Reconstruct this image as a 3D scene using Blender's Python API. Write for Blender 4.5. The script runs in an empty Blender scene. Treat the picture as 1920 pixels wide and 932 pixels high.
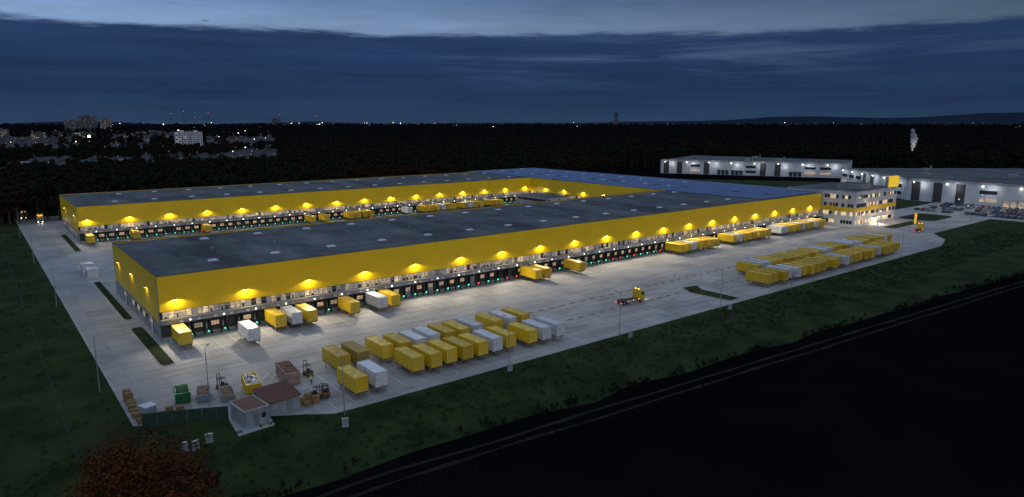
import bpy, math, random
from mathutils import Vector, Matrix, noise
random.seed(7)
R=random.random
def U(a,b): return a+(b-a)*R()
scene=bpy.context.scene
COL=scene.collection

# ------------------------------------------------------------------ materials
def newmat(name):
    m=bpy.data.materials.new(name); m.use_nodes=True
    nt=m.node_tree; b=nt.nodes["Principled BSDF"]
    return m,nt,b
def setv(b,k,v):
    if k in b.inputs: b.inputs[k].default_value=v
def noisy(name,c1,c2,scale=1.0,rough=0.7,metal=0.0,detail=6,obj=False,randv=0.0,bump=0.0,spec=None,stops=(0.35,0.65)):
    m,nt,b=newmat(name); N=nt.nodes; L=nt.links
    tc=N.new("ShaderNodeTexCoord")
    nz=N.new("ShaderNodeTexNoise"); nz.inputs["Scale"].default_value=scale; nz.inputs["Detail"].default_value=detail
    L.new(tc.outputs["Object"],nz.inputs["Vector"])
    cr=N.new("ShaderNodeValToRGB"); e=cr.color_ramp.elements
    e[0].position=stops[0]; e[1].position=stops[1]
    e[0].color=(*c1,1); e[1].color=(*c2,1)
    L.new(nz.outputs["Fac"],cr.inputs[0])
    out=cr.outputs[0]
    if randv>0:
        oi=N.new("ShaderNodeObjectInfo"); mr=N.new("ShaderNodeMapRange")
        mr.inputs["To Min"].default_value=1-randv; mr.inputs["To Max"].default_value=1+randv*0.4
        L.new(oi.outputs["Random"],mr.inputs["Value"])
        hs=N.new("ShaderNodeHueSaturation"); L.new(mr.outputs[0],hs.inputs["Value"]); L.new(out,hs.inputs["Color"]); out=hs.outputs[0]
    L.new(out,b.inputs["Base Color"])
    b.inputs["Roughness"].default_value=rough; b.inputs["Metallic"].default_value=metal
    if spec is not None: setv(b,"Specular IOR Level",spec)
    if bump>0:
        bp=N.new("ShaderNodeBump"); bp.inputs["Strength"].default_value=bump
        L.new(nz.outputs["Fac"],bp.inputs["Height"]); L.new(bp.outputs[0],b.inputs["Normal"])
    return m
def emis(name,col,st,noise_scale=None,lo=0.4):
    m,nt,b=newmat(name); N=nt.nodes; L=nt.links
    b.inputs["Base Color"].default_value=(*[c*0.5 for c in col],1)
    setv(b,"Emission Color",(*col,1)); setv(b,"Emission Strength",st)
    if noise_scale:
        tc=N.new("ShaderNodeTexCoord"); nz=N.new("ShaderNodeTexNoise"); nz.inputs["Scale"].default_value=noise_scale; nz.inputs["Detail"].default_value=3
        L.new(tc.outputs["Object"],nz.inputs["Vector"])
        mr=N.new("ShaderNodeMapRange"); mr.inputs["From Min"].default_value=0.35; mr.inputs["From Max"].default_value=0.65
        mr.inputs["To Min"].default_value=st*lo; mr.inputs["To Max"].default_value=st*1.4
        L.new(nz.outputs["Fac"],mr.inputs["Value"]); L.new(mr.outputs[0],b.inputs["Emission Strength"])
    return m

def panel_wall(name,c,seam=1.0,dark=0.88,rough=0.45):
    m,nt,b=newmat(name); N=nt.nodes; L=nt.links
    tc=N.new("ShaderNodeTexCoord"); sp=N.new("ShaderNodeSeparateXYZ"); L.new(tc.outputs["Object"],sp.inputs[0])
    ad=N.new("ShaderNodeMath"); ad.operation='ADD'; L.new(sp.outputs[0],ad.inputs[0]); L.new(sp.outputs[1],ad.inputs[1])
    dv=N.new("ShaderNodeMath"); dv.operation='DIVIDE'; dv.inputs[1].default_value=seam; L.new(ad.outputs[0],dv.inputs[0])
    fr=N.new("ShaderNodeMath"); fr.operation='FRACT'; L.new(dv.outputs[0],fr.inputs[0])
    gt=N.new("ShaderNodeMath"); gt.operation='LESS_THAN'; gt.inputs[1].default_value=0.04; L.new(fr.outputs[0],gt.inputs[0])
    nz=N.new("ShaderNodeTexNoise"); nz.inputs["Scale"].default_value=0.12; nz.inputs["Detail"].default_value=8
    L.new(tc.outputs["Object"],nz.inputs["Vector"])
    cr=N.new("ShaderNodeValToRGB"); cr.color_ramp.elements[0].position=.3; cr.color_ramp.elements[1].position=.7
    cr.color_ramp.elements[0].color=(*[x*dark for x in c],1); cr.color_ramp.elements[1].color=(*c,1)
    L.new(nz.outputs["Fac"],cr.inputs[0])
    mx=N.new("ShaderNodeMix"); mx.data_type='RGBA'; mx.inputs["B"].default_value=(*[x*.72 for x in c],1)
    L.new(gt.outputs[0],mx.inputs["Factor"]); L.new(cr.outputs[0],mx.inputs["A"])
    L.new(mx.outputs["Result"],b.inputs["Base Color"]); b.inputs["Roughness"].default_value=rough
    return m

def concrete_yard(name,c1,c2,px=6.0,py=6.0):
    m,nt,b=newmat(name); N=nt.nodes; L=nt.links
    tc=N.new("ShaderNodeTexCoord")
    n1=N.new("ShaderNodeTexNoise"); n1.inputs["Scale"].default_value=0.06; n1.inputs["Detail"].default_value=10; n1.inputs["Roughness"].default_value=.62
    n2=N.new("ShaderNodeTexNoise"); n2.inputs["Scale"].default_value=0.7; n2.inputs["Detail"].default_value=8
    mp=N.new("ShaderNodeMapping"); mp.inputs["Scale"].default_value=(0.12,1.0,1)
    L.new(tc.outputs["Object"],n1.inputs["Vector"]); L.new(tc.outputs["Object"],mp.inputs[0]); L.new(mp.outputs[0],n2.inputs["Vector"])
    ad=N.new("ShaderNodeMix"); ad.data_type='FLOAT'; ad.inputs["Factor"].default_value=.45
    L.new(n1.outputs["Fac"],ad.inputs["A"]); L.new(n2.outputs["Fac"],ad.inputs["B"])
    cr=N.new("ShaderNodeValToRGB"); e=cr.color_ramp.elements; e[0].position=.38; e[1].position=.60
    e[0].color=(*c1,1); e[1].color=(*c2,1); L.new(ad.outputs["Result"],cr.inputs[0])
    br=N.new("ShaderNodeTexBrick"); br.offset=0; br.inputs["Scale"].default_value=1.0
    br.inputs["Brick Width"].default_value=px; br.inputs["Row Height"].default_value=py; br.inputs["Mortar Size"].default_value=.05
    br.inputs["Color1"].default_value=(1,1,1,1); br.inputs["Color2"].default_value=(.80,.80,.80,1); br.inputs["Mortar"].default_value=(.5,.5,.5,1)
    L.new(tc.outputs["Object"],br.inputs["Vector"])
    mu=N.new("ShaderNodeMix"); mu.data_type='RGBA'; mu.blend_type='MULTIPLY'; mu.inputs["Factor"].default_value=.8
    L.new(cr.outputs[0],mu.inputs["A"]); L.new(br.outputs["Color"],mu.inputs["B"])
    L.new(mu.outputs["Result"],b.inputs["Base Color"]); b.inputs["Roughness"].default_value=.7
    return m

YEL=(0.82,0.53,0.008)
M={}
M['yellow']=panel_wall('yellow_cladding',YEL)
M['yellow2']=noisy('yellow_paint',(.70,.45,.01),(.80,.53,.015),1.2,.45,randv=.28)
M['yellowroof']=noisy('container_roof_yellow',(.52,.34,.03),(.80,.54,.05),.8,.5,randv=.3)
M['white2']=noisy('white_container_paint',(.55,.57,.60),(.75,.76,.78),1.0,.5,randv=.15)
M['olive']=noisy('dull_container_paint',(.25,.18,.03),(.34,.25,.05),1.0,.6)
M['darkseam']=noisy('dark_trim',(.04,.04,.04),(.07,.07,.07),3,.6)
M['yellowrib']=noisy('yellow_rib',(.50,.32,.01),(.58,.38,.012),2,.5)
M['whiterib']=noisy('white_rib',(.38,.39,.42),(.48,.49,.52),2,.5)
M['steel']=noisy('galvanised_steel',(.25,.26,.27),(.38,.39,.40),4,.5,.6)
M['concrete']=concrete_yard('yard_concrete',(.25,.24,.235),(.44,.425,.41))
M['roadc']=concrete_yard('road_concrete',(.23,.225,.225),(.37,.365,.36),5,8)
M['kerb']=noisy('kerb_stone',(.30,.30,.29),(.40,.40,.39),2,.8)
M['ledge']=noisy('grey_concrete_panel',(.22,.22,.23),(.34,.34,.35),.5,.7)
M['black']=noisy('black_rubber',(.008,.008,.009),(.018,.018,.018),2,.7)
M['dark']=noisy('dark_wall',(.03,.03,.032),(.05,.05,.052),1,.7)
M['glassdark']=noisy('dark_glass',(.015,.02,.03),(.03,.035,.045),.5,.12)
M['mark']=noisy('white_marking',(.40,.40,.39),(.8,.8,.78),1.5,.7)
M['ochre']=noisy('yellow_marking',(.10,.08,.03),(.20,.15,.05),1.5,.8)
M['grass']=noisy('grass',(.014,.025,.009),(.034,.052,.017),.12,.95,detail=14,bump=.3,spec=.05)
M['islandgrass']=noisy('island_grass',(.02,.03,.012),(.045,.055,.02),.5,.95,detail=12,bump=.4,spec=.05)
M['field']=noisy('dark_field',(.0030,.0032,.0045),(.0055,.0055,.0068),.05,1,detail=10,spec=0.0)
M['track']=noisy('farm_track',(.010,.013,.008),(.026,.025,.018),.22,.95,detail=12,spec=.05)
M['white']=noisy('white_cladding',(.42,.44,.47),(.55,.57,.6),.1,.6)
M['lamp']=emis('lamp_glow',(1,.80,.35),30)
M['lampw']=emis('white_lamp_glow',(1,.93,.8),14)
M['green']=emis('green_signal',(.05,1,.45),5)
M['red']=emis('red_lamp',(1,.05,.02),6)
M['orange']=emis('orange_lamp',(1,.4,.05),10)
M['win1']=emis('lit_window_bright',(1,.74,.44),.75,1.6,.25)
M['win2']=emis('lit_window_mid',(1,.77,.52),.30,1.3,.15)
M['win3']=emis('lit_window_dim',(.8,.75,.7),.08,1.0,.2)
M['door']=emis('lit_door_panel',(1,.64,.36),.50,2.2,.35)
M['ywin']=emis('yellow_lit_sign',(1,.62,.02),.6)
M['solar']=noisy('solar_panel',(.025,.065,.20),(.045,.095,.27),.3,.4)
M['skyl']=noisy('rooflight_dome',(.45,.48,.53),(.62,.65,.68),1,.35)
M['brownroof']=noisy('brown_roof',(.10,.035,.022),(.15,.055,.035),1.5,.7)
M['hut']=noisy('hut_wall',(.20,.25,.29),(.28,.33,.37),1,.7)
M['greenp']=noisy('green_paint',(.01,.12,.03),(.02,.20,.05),1.5,.5)
M['screen']=noisy('green_screen_fabric',(.012,.035,.022),(.02,.055,.035),1.5,.8)
M['rust']=noisy('rusty_steel',(.16,.08,.04),(.30,.18,.12),2,.8)
M['pink']=noisy('worn_red_container',(.26,.15,.12),(.36,.24,.2),1,.7)
M['orangep']=noisy('orange_paint',(.5,.11,.01),(.6,.16,.02),1.5,.4)
M['wood']=noisy('pallet_wood',(.18,.11,.05),(.32,.21,.1),4,.8)
M['bags']=noisy('plastic_bags',(.45,.45,.45),(.7,.7,.7),3,.4,bump=.5)
M['tyre']=noisy('tyre',(.012,.012,.012),(.022,.022,.022),5,.8)
M['bark']=noisy('bark',(.03,.022,.015),(.06,.045,.03),3,.9)
M['leafO']=noisy('autumn_leaves',(.040,.014,.006),(.105,.036,.012),.7,.8,spec=.1)
M['leafG']=noisy('dark_leaves',(.007,.011,.007),(.020,.024,.016),.02,.9,detail=8,spec=.03)
M['leafB']=noisy('brown_leaves',(.014,.010,.007),(.036,.022,.013),.02,.9,detail=8,spec=.03)
M['leafHaze']=noisy('haze_tinted_woodland',(.007,.010,.013),(.015,.018,.022),.01,.9,detail=8,spec=0)  # bluish tint puts aerial haze into the leaf colour of distant trees
M['skin']=noisy('skin',(.45,.28,.2),(.5,.32,.24),4,.6)
M['vest']=noisy('hi_vis_vest',(.65,.75,.05),(.75,.85,.08),4,.6)
M['cloth']=noisy('work_trousers',(.03,.035,.05),(.05,.055,.07),6,.9)
M['hills']=noisy('haze_tinted_hills',(.018,.028,.050),(.022,.034,.058),.0005,1,spec=0)  # blue-grey base colour carries the haze of distance
M['town']=noisy('town_walls',(.05,.055,.065),(.15,.155,.165),.01,.9)
M['townroof']=noisy('town_roofs',(.02,.022,.028),(.05,.05,.055),.01,.9)
M['carp']=noisy('car_paint',(.03,.03,.035),(.4,.4,.42),.0,.3)
M['solarframe']=noisy('alu',(.10,.11,.13),(.14,.15,.17),1,.5)
nt=M['carp'].node_tree; b=nt.nodes["Principled BSDF"]
oi=nt.nodes.new("ShaderNodeObjectInfo"); cr=nt.nodes.new("ShaderNodeValToRGB")
cr.color_ramp.interpolation='CONSTANT'
for p,c in ((.0,(.02,.02,.025)),(.35,(.25,.26,.28)),(.6,(.6,.6,.6)),(.78,(.03,.05,.12)),(.9,(.2,.02,.02))):
    e=cr.color_ramp.elements.new(p); e.color=(*c,1)
nt.links.new(oi.outputs["Random"],cr.inputs[0]); nt.links.new(cr.outputs[0],b.inputs["Base Color"])
def roofmat():
    m,nt,b=newmat('bitumen_roof'); N=nt.nodes; L=nt.links
    tc=N.new("ShaderNodeTexCoord")
    n1=N.new("ShaderNodeTexNoise"); n1.inputs["Scale"].default_value=.07; n1.inputs["Detail"].default_value=13; n1.inputs["Roughness"].default_value=.7
    mp=N.new("ShaderNodeMapping"); mp.inputs["Scale"].default_value=(1,.35,1)
    L.new(tc.outputs["Object"],mp.inputs[0]); L.new(mp.outputs[0],n1.inputs["Vector"])
    cr=N.new("ShaderNodeValToRGB"); e=cr.color_ramp.elements; e[0].position=.38; e[1].position=.66
    e[0].color=(.042,.047,.054,1); e[1].color=(.17,.175,.18,1); L.new(n1.outputs["Fac"],cr.inputs[0])
    br=N.new("ShaderNodeTexBrick"); br.offset=.5; br.inputs["Scale"].default_value=1
    br.inputs["Brick Width"].default_value=30; br.inputs["Row Height"].default_value=3.8; br.inputs["Mortar Size"].default_value=.12
    br.inputs["Color1"].default_value=(1,1,1,1); br.inputs["Color2"].default_value=(.72,.72,.72,1); br.inputs["Mortar"].default_value=(.5,.5,.5,1)
    L.new(tc.outputs["Object"],br.inputs["Vector"])
    mu=N.new("ShaderNodeMix"); mu.data_type='RGBA'; mu.blend_type='MULTIPLY'; mu.inputs["Factor"].default_value=.6
    L.new(cr.outputs[0],mu.inputs["A"]); L.new(br.outputs["Color"],mu.inputs["B"])
    L.new(mu.outputs["Result"],b.inputs["Base Color"]); b.inputs["Roughness"].default_value=.8
    setv(b,"Specular IOR Level",.25)
    return m
M['roof']=roofmat()

# ------------------------------------------------------------------ mesh builder
class MB:
    def __init__(s): s.v=[]; s.f=[]; s.m=[]; s.mats=[]; s.T=Matrix.Identity(4)
    def mi(s,k):
        if k not in s.mats: s.mats.append(k)
        return s.mats.index(k)
    def poly(s,pts,k,faces):
        o=len(s.v); s.v+= [tuple(s.T@Vector(p)) for p in pts]; i=s.mi(k)
        for f in faces: s.f.append([o+a for a in f]); s.m.append(i)
    def box(s,x0,x1,y0,y1,z0,z1,k,top=None):
        p=[(x0,y0,z0),(x1,y0,z0),(x1,y1,z0),(x0,y1,z0),(x0,y0,z1),(x1,y0,z1),(x1,y1,z1),(x0,y1,z1)]
        s.poly(p,k,[(0,3,2,1),(0,1,5,4),(1,2,6,5),(2,3,7,6),(3,0,4,7)])
        s.poly(p[4:],top or k,[(0,1,2,3)])
    def taper(s,x0,x1,y0,y1,z0,X0,X1,Y0,Y1,z1,k):
        p=[(x0,y0,z0),(x1,y0,z0),(x1,y1,z0),(x0,y1,z0),(X0,Y0,z1),(X1,Y0,z1),(X1,Y1,z1),(X0,Y1,z1)]
        s.poly(p,k,[(0,3,2,1),(0,1,5,4),(1,2,6,5),(2,3,7,6),(3,0,4,7),(4,5,6,7)])
    def prism(s,pts,z0,z1,k,top=None):
        n=len(pts); p=[(x,y,z0) for x,y in pts]+[(x,y,z1) for x,y in pts]
        s.poly(p,k,[(i,(i+1)%n,n+(i+1)%n,n+i) for i in range(n)])
        s.poly(p[n:],top or k,[tuple(range(n))])
    def sheet(s,pts,z,k): s.poly([(x,y,z) for x,y in pts],k,[tuple(range(len(pts)))])
    def cyl(s,p0,p1,r0,r1,k,n=8,cap=True):
        p0=Vector(p0);p1=Vector(p1);d=(p1-p0).normalized()
        a=d.orthogonal().normalized(); b=d.cross(a)
        P=[]
        for p,r in((p0,r0),(p1,r1)):
            for i in range(n):
                t=2*math.pi*i/n; P.append(tuple(p+a*math.cos(t)*r+b*math.sin(t)*r))
        F=[(i,(i+1)%n,n+(i+1)%n,n+i) for i in range(n)]
        if cap: F+=[tuple(range(n-1,-1,-1)),tuple(range(n,2*n))]
        s.poly(P,k,F)
    def mesh(s,name):
        me=bpy.data.meshes.new(name); me.from_pydata(s.v,[],s.f)
        for k in s.mats: me.materials.append(M[k])
        me.polygons.foreach_set("material_index",s.m); me.update(); return me
    def obj(s,name,parent=None,loc=(0,0,0),rot=0):
        return mkobj(name,s.mesh(name),parent,loc,rot)
def mkobj(name,me,parent=None,loc=(0,0,0),rot=0,scale=1):
    o=bpy.data.objects.new(name,me); COL.objects.link(o); o.location=loc; o.rotation_euler=(0,0,rot)
    if scale!=1: o.scale=(scale,)*3
    if parent: o.parent=parent
    return o
def empty(name,loc=(0,0,0)):
    e=bpy.data.objects.new(name,None); COL.objects.link(e); e.location=loc; e.empty_display_size=.5; return e
def lamp(name,typ,loc,power,col=(1,.82,.55),parent=None,aim=None,size=math.radians(150),blend=.6,rad=.12):
    l=bpy.data.lights.new(name,typ); l.energy=power; l.color=col
    l.shadow_soft_size=rad
    if typ=='SPOT': l.spot_size=size; l.spot_blend=blend
    o=bpy.data.objects.new(name,l); COL.objects.link(o); o.location=loc
    if aim is not None: o.rotation_euler=Vector(aim).to_track_quat('-Z','Y').to_euler()
    if parent: o.parent=parent
    return o

# ------------------------------------------------------------------ ground
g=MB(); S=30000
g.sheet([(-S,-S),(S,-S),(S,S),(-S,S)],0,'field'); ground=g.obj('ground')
g=MB()
edge=[]
for i in range(60):
    x=-75+i*11.5; base=-79-max(0,x-20)*.08-max(0,x-200)*.02; edge.append((x,base+2.2*noise.noise(Vector((x*.07,1,2)))))
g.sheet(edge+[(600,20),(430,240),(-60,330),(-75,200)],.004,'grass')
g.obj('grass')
g=MB()
def tray(x): return -82-max(0,x-10)*.085-max(0,x-200)*.02
for side,wv in((0,1),(2.5,2)):
    x=-60
    while x<560:
        a=tray(x)-side+.5*noise.noise(Vector((x*.05,wv,0))); b=tray(x+4)-side+.5*noise.noise(Vector(((x+4)*.05,wv,0)))
        wa=.35+.4*noise.noise(Vector((x*.13,wv,5))); wb=.35+.4*noise.noise(Vector(((x+4)*.13,wv,5)))
        g.sheet([(x,a-wa),(x+4,b-wb),(x+4,b+wb),(x,a+wa)],.010,'track'); x+=4
g.obj('farm_track')
g=MB()
g.prism([(-13.4,262),(-13.4,-43.3),(-2.5,-48.3),(9,-55.5),(14,-59),(268,-60.5),(285,-56),(300,-46),(372,-46),(376,-100),(432,-100),(432,0),(345,0),(345,250),(3,262)],-.3,.12,'kerb','concrete')
g.obj('yard_pavement')
g=MB()
g.sheet([(-12.9,262),(-12.9,-36),(-4.2,-36),(-4.2,262)],.124,'roadc'); g.obj('access_road')
def island(pts,name='grass_island'):
    m=MB(); cx=sum(p[0] for p in pts)/len(pts); cy=sum(p[1] for p in pts)/len(pts)
    m.prism(pts,.1,.24,'kerb'); 
    inn=[]
    for x,y in pts:
        inn.append((x+ (0.25 if cx>x else -0.25), y+(0.25 if cy>y else -0.25)))
    m.sheet(inn,.245,'islandgrass'); m.obj(name)
def rr(x0,x1,y0,y1,r=1.2):
    P=[]
    for cx,cy,a in((x1-r,y0+r,-90),(x1-r,y1-r,0),(x0+r,y1-r,90),(x0+r,y0+r,180)):
        for k in range(5):
            t=math.radians(a+k*22.5); P.append((cx+r*math.cos(t),cy+r*math.sin(t)))
    return P
island(rr(-3.9,-.9,-17,16)); island(rr(-3.6,-1.3,24,76,1)); island(rr(-1.2,1.3,138,188,1)); 
island([(129,-58),(134,-58),(134,-45),(137,-41),(131,-40),(128,-45)])
island(rr(338,368,-32,-14,5)); island(rr(300,333,-30,-24,2.5))

# markings
g=MB(); z=.129
for i in range(0,78):
    x=2.2+i*3.63
    g.sheet([(x-.06,-14.5),(x+.06,-14.5),(x+.06,-3),(x-.06,-3)],z,'mark')
for i in range(0,60):
    x=15+i*3.65
    if 76<x<140: continue
    g.sheet([(x-.06,-56.8),(x+.06,-56.8),(x+.06,-34.5),(x-.06,-34.5)],z,'mark')
for i in range(12):
    x=84+i*3.65
    g.sheet([(x-.05,-57),(x+.05,-57),(x+.05,-45.5),(x-.05,-45.5)],z,'mark')
for yy in(-32.5,-43.5):
    x=74
    while x<205:
        if not(126<x<140 and yy<-40): g.sheet([(x,yy-.35),(x+2.1,yy-.35),(x+2.1,yy+.35),(x,yy+.35)],z,'ochre')
        x+=3.8
for i in range(7):
    x=143+i*1.2
    g.sheet([(x,-33),(x+.35,-33),(x+1.6,-41),(x+1.25,-41)],z,'mark')
for x in (5,7,9,11):
    g.sheet([(x,-37),(x+.2,-37),(x+3,-33),(x+2.8,-33)],z,'mark')
for i in range(30):
    y=-95+i*2.7
    if y<-6:
        for x in(380.2,396,408.2): g.sheet([(x,y-1.35),(x+5,y-1.35),(x+5,y-1.25),(x,y-1.25)],z,'mark')
g.obj('road_markings')

# ------------------------------------------------------------------ warehouse
WH=empty('logistics_warehouse')
HT=14.9; YB=6.9; WB=5.2
def facade(x0,x1,y,parent,seed=1,signs=True,door0=2.9):
    rnd=random.Random(seed)
    w=MB()
    w.box(x0,x1,y,y+.5,YB,HT,'yellow'); w.box(x0-.05,x1+.05,y-.08,y+.58,HT,HT+.12,'darkseam')
    w.box(x0,x1,y+.15,y+.5,WB,YB,'dark')
    w.box(x0,x1,y-1.1,y+.5,4.15,WB,'ledge')
    w.box(x0,x1,y-1.25,y-1.1,4.9,WB+.08,'steel')
    w.box(x0,x1,y+.2,y+.5,0,4.15,'dark')
    w.box(x0,x1,y-.1,y+.2,0,1.0,'ledge')
    w.obj('facade_walls',parent)
    w=MB()
    n=int((x1-x0-1)/1.2); zone=.5
    for i in range(n):
        a=x0+.5+i*1.2
        if i%8==0: zone=rnd.random()
        lit=rnd.random()*.6+zone*.4
        k='win1' if lit<.20 else 'win2' if lit<.58 else 'win3' if lit<.82 else 'glassdark'
        if i%12==11: k='ledge'
        w.box(a+.08,a+1.12,y+.06,y+.12,WB+.12,YB-.12,k)
        if rnd.random()<.5: w.box(a+rnd.uniform(.1,.5),a+rnd.uniform(.6,1.1),y+.03,y+.055,WB+.12,WB+rnd.uniform(.4,1.0),'dark')
        w.box(a-.05,a+.05,y-.02,y+.14,WB,YB,'steel')
        if i%4==0: w.box(a,a+4.8,y+.0,y+.1,WB+1.02,WB+1.1,'steel')
    w.obj('window_band',parent)
    w=MB(); d=MB(); gl=MB()
    i=0; a=x0+door0
    while a<x1-3:
        w.box(a-1.45,a-1.0,y-.75,y+.15,.9,3.9,'black'); w.box(a+1.0,a+1.45,y-.75,y+.15,.9,3.9,'black')
        w.box(a-1.45,a+1.45,y-.8,y+.15,3.35,3.95,'black')
        w.box(a-1.0,a+1.0,y-.6,y+.1,.75,1.1,'steel')
        w.box(a-1.15,a-.85,y-.95,y-.6,.4,1.0,'tyre'); w.box(a+.85,a+1.15,y-.95,y-.6,.4,1.0,'tyre')
        d.box(a-.98,a+.98,y+.0,y+.18,1.1,3.35,'ledge' if rnd.random()<.12 else 'dark')
        if rnd.random()<.88:
            kk='door' if rnd.random()<.75 else 'win2'
            for q in range(3):
                d.box(a-.9+q*.62,a-.9+q*.62+.54,y-.05,y-.003,2.2,2.6,kk)
                d.box(a-.9+q*.62,a-.9+q*.62+.54,y-.05,y-.003,2.7,3.2,kk)
        if signs: w.box(a-.35,a+.35,y-1.16,y-1.103,4.3,4.78,'mark')
        w.box(a+1.55,a+1.85,y-.25,y+.0,1.6,2.9,'steel')
        gl.box(a-1.75,a-1.58,y-.9,y-.7,1.0,1.22,'green' if rnd.random()<.93 else 'red')
        if i%2==0: gl.box(a+1.72,a+1.9,y-1.32,y-1.26,4.55,4.72,'lampw')
        i+=1; a+=3.63
    w.obj('dock_shelters',parent); d.obj('dock_doors',parent); gl.obj('dock_signal_lamps',parent)
def walllamp(p,nrm,parent,P=420,flood=0):
    n=Vector(nrm); p=Vector(p)
    m=MB(); q=p+n*.35
    m.box(q.x-.28,q.x+.28,q.y-.28,q.y+.28,q.z,q.z+.14,'darkseam')
    m.box(q.x-.2,q.x+.2,q.y-.2,q.y+.2,q.z-.03,q.z-.002,'lamp')
    m.cyl(p+Vector((0,0,.08)),q+Vector((0,0,.08)),.05,.05,'darkseam',6)
    m.obj('wall_lamp',parent)
    lamp('wall_light','SPOT',q+n*.45+Vector((0,0,-.1)),P,(1,.86,.5),parent,aim=Vector((0,0,-1))-n*.12,size=math.radians(164),blend=.35)
    if flood: lamp('flood_light','SPOT',q+n*.5+Vector((0,0,-.1)),flood,(1,.89,.72),parent,aim=n*1.25+Vector((0,0,-1)),size=math.radians(116),blend=.9,rad=.3)

w=MB()
w.box(0,.5,.5,56,4.2,HT,'yellow'); w.box(0,.5,.5,56,0,4.2,'ledge')
w.box(0,289,55.5,56,0,HT,'yellow'); w.box(-.06,.56,0,56.06,HT,HT+.12,'darkseam'); w.box(0,238,55.45,56.06,HT,HT+.12,'darkseam')
w.box(3,3.5,158.5,219,4.2,HT,'yellow'); w.box(3,3.5,158.5,219,0,4.2,'ledge'); w.box(3,300,218.5,219,0,HT,'yellow')
w.box(2.94,3.56,158,219.06,HT,HT+.12,'darkseam'); w.box(3,300,218.4,219.06,HT,HT+.12,'darkseam')
w.box(240,240.5,56,158,YB,HT,'yellow'); w.box(240,240.5,56,158,0,4.6,'ledge'); w.box(240.2,240.5,56,158,4.6,YB,'dark')
w.box(239.94,240.56,56,158,HT,HT+.12,'darkseam')
w.box(300,300.5,0,227,0,HT,'yellow'); w.box(242,300,226.5,227,0,HT,'yellow'); w.box(242,242.5,219,226.5,0,HT,'yellow')
w.obj('end_walls',WH)
w=MB()
w.sheet([(.5,.5),(300,.5),(300,55.5),(.5,55.5)],HT-.25,'roof')
w.sheet([(3.5,158.5),(240.5,158.5),(240.5,218.5),(3.5,218.5)],HT-.25,'roof')
w.sheet([(240.5,55.5),(300,55.5),(300,226.5),(240.5,226.5)],HT-.25,'roof')
w.obj('flat_roof',WH)
w=MB()
def dome(m,x,y,sx=1.25,sy=.75):
    zz=HT-.25
    m.box(x-sx,x+sx,y-sy,y+sy,zz,zz+.35,'steel'); m.taper(x-sx*.97,x+sx*.97,y-sy*.97,y+sy*.97,zz+.35,x-sx*.6,x+sx*.6,y-sy*.6,y+sy*.6,zz+.65,'skyl')
for i in range(15):
    for yy in(11.5,46,170,205): dome(w,14.9+i*15.3+(7 if yy in(46,205) else 0)+(3.5 if yy>100 else 0),yy)
for i in range(14):
    for yy in(28,188):
        x=20+i*15.3+U(-2,2); w.cyl((x,yy,HT-.25),(x,yy,HT+.4),.18,.18,'steel'); w.cyl((x,yy,HT+.4),(x,yy,HT+.5),.3,.24,'steel')
for yy in range(70,220,16): dome(w,262,yy); dome(w,285,yy+7)
w.obj('rooflights_and_vents',WH)
w=MB()
x=241.5
while x<298:
    y=3
    while y<222:
        if R()<.97 and not(abs(x-262)<2.2 and (y+8)%16<5):
            w.taper(x,x+1.9,y,y+5.6,HT-.1,x,x+1.9,y,y+5.6,HT-.06,'solarframe')
            w.poly([(x+.05,y+.05,HT+.0),(x+1.85,y+.05,HT+.25),(x+1.85,y+5.55,HT+.25),(x+.05,y+5.55,HT+.0)],'solar',[(0,1,2,3)])
        y+=6.0
    x+=2.3
w.obj('solar_panels',WH)
facade(0,289,0,WH,seed=3,door0=4.0)
facade(3,240,158,WH,seed=5,door0=4.0)
w=MB()
for (bx,ys) in((0,(8,40)),(3,(166,205))):
    for yy in ys:
        w.box(bx-.06,bx-.003,yy,yy+3.6,.12,4.0,'white'); w.box(bx-.12,bx-.063,yy+.3,yy+3.3,2.6,3.2,'win2')
        w.box(bx-.12,bx-.003,yy-.25,yy,.12,4.2,'darkseam'); w.box(bx-.12,bx-.003,yy+3.6,yy+3.85,.12,4.2,'darkseam')
    for q in range(6): w.box(bx-.05,bx-.003,ys[0]+6+q*3.2,ys[0]+8.2+q*3.2,2.2,3.4,'win2' if q%2 else 'glassdark')
w.box(-.14,-.004,.55,.95,.12,HT-.2,'steel')
w.obj('side_doors_and_windows',WH)
w=MB()
for i in range(84):
    yy=57+i*1.2; w.box(240.05,240.15,yy+.08,yy+1.1,4.75,YB-.15,random.choice(['win1','win2','win2','win3','glassdark']))
w.obj('courtyard_windows',WH)
LZ=9.5
for i in range(19): walllamp((3.4+i*15.3,0,LZ),(0,-1,0),WH,820*U(.85,1.15),5200)
for i in range(16): walllamp((6+i*15.3,158,LZ),(0,-1,0),WH,850*U(.85,1.15),1700)
for i in range(6): walllamp((240,64+i*16,LZ),(-1,0,0),WH,850,0)
for yy in(12,30,48): walllamp((0,yy,LZ+1),(-1,0,0),WH,130,900)
for yy in(168,200): walllamp((3,yy,LZ+1),(-1,0,0),WH,130,900)
w=MB(); w.box(219,239.9,118,146,.12,7,'ledge','roof'); w.box(218.95,219,120,144,4.6,6,'glassdark')
for q in range(8): w.box(219+q*2.4,221+q*2.4,117.93,117.99,4.4,5.8,'win2' if q%3 else 'glassdark')
w.obj('courtyard_annex',WH)

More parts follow.
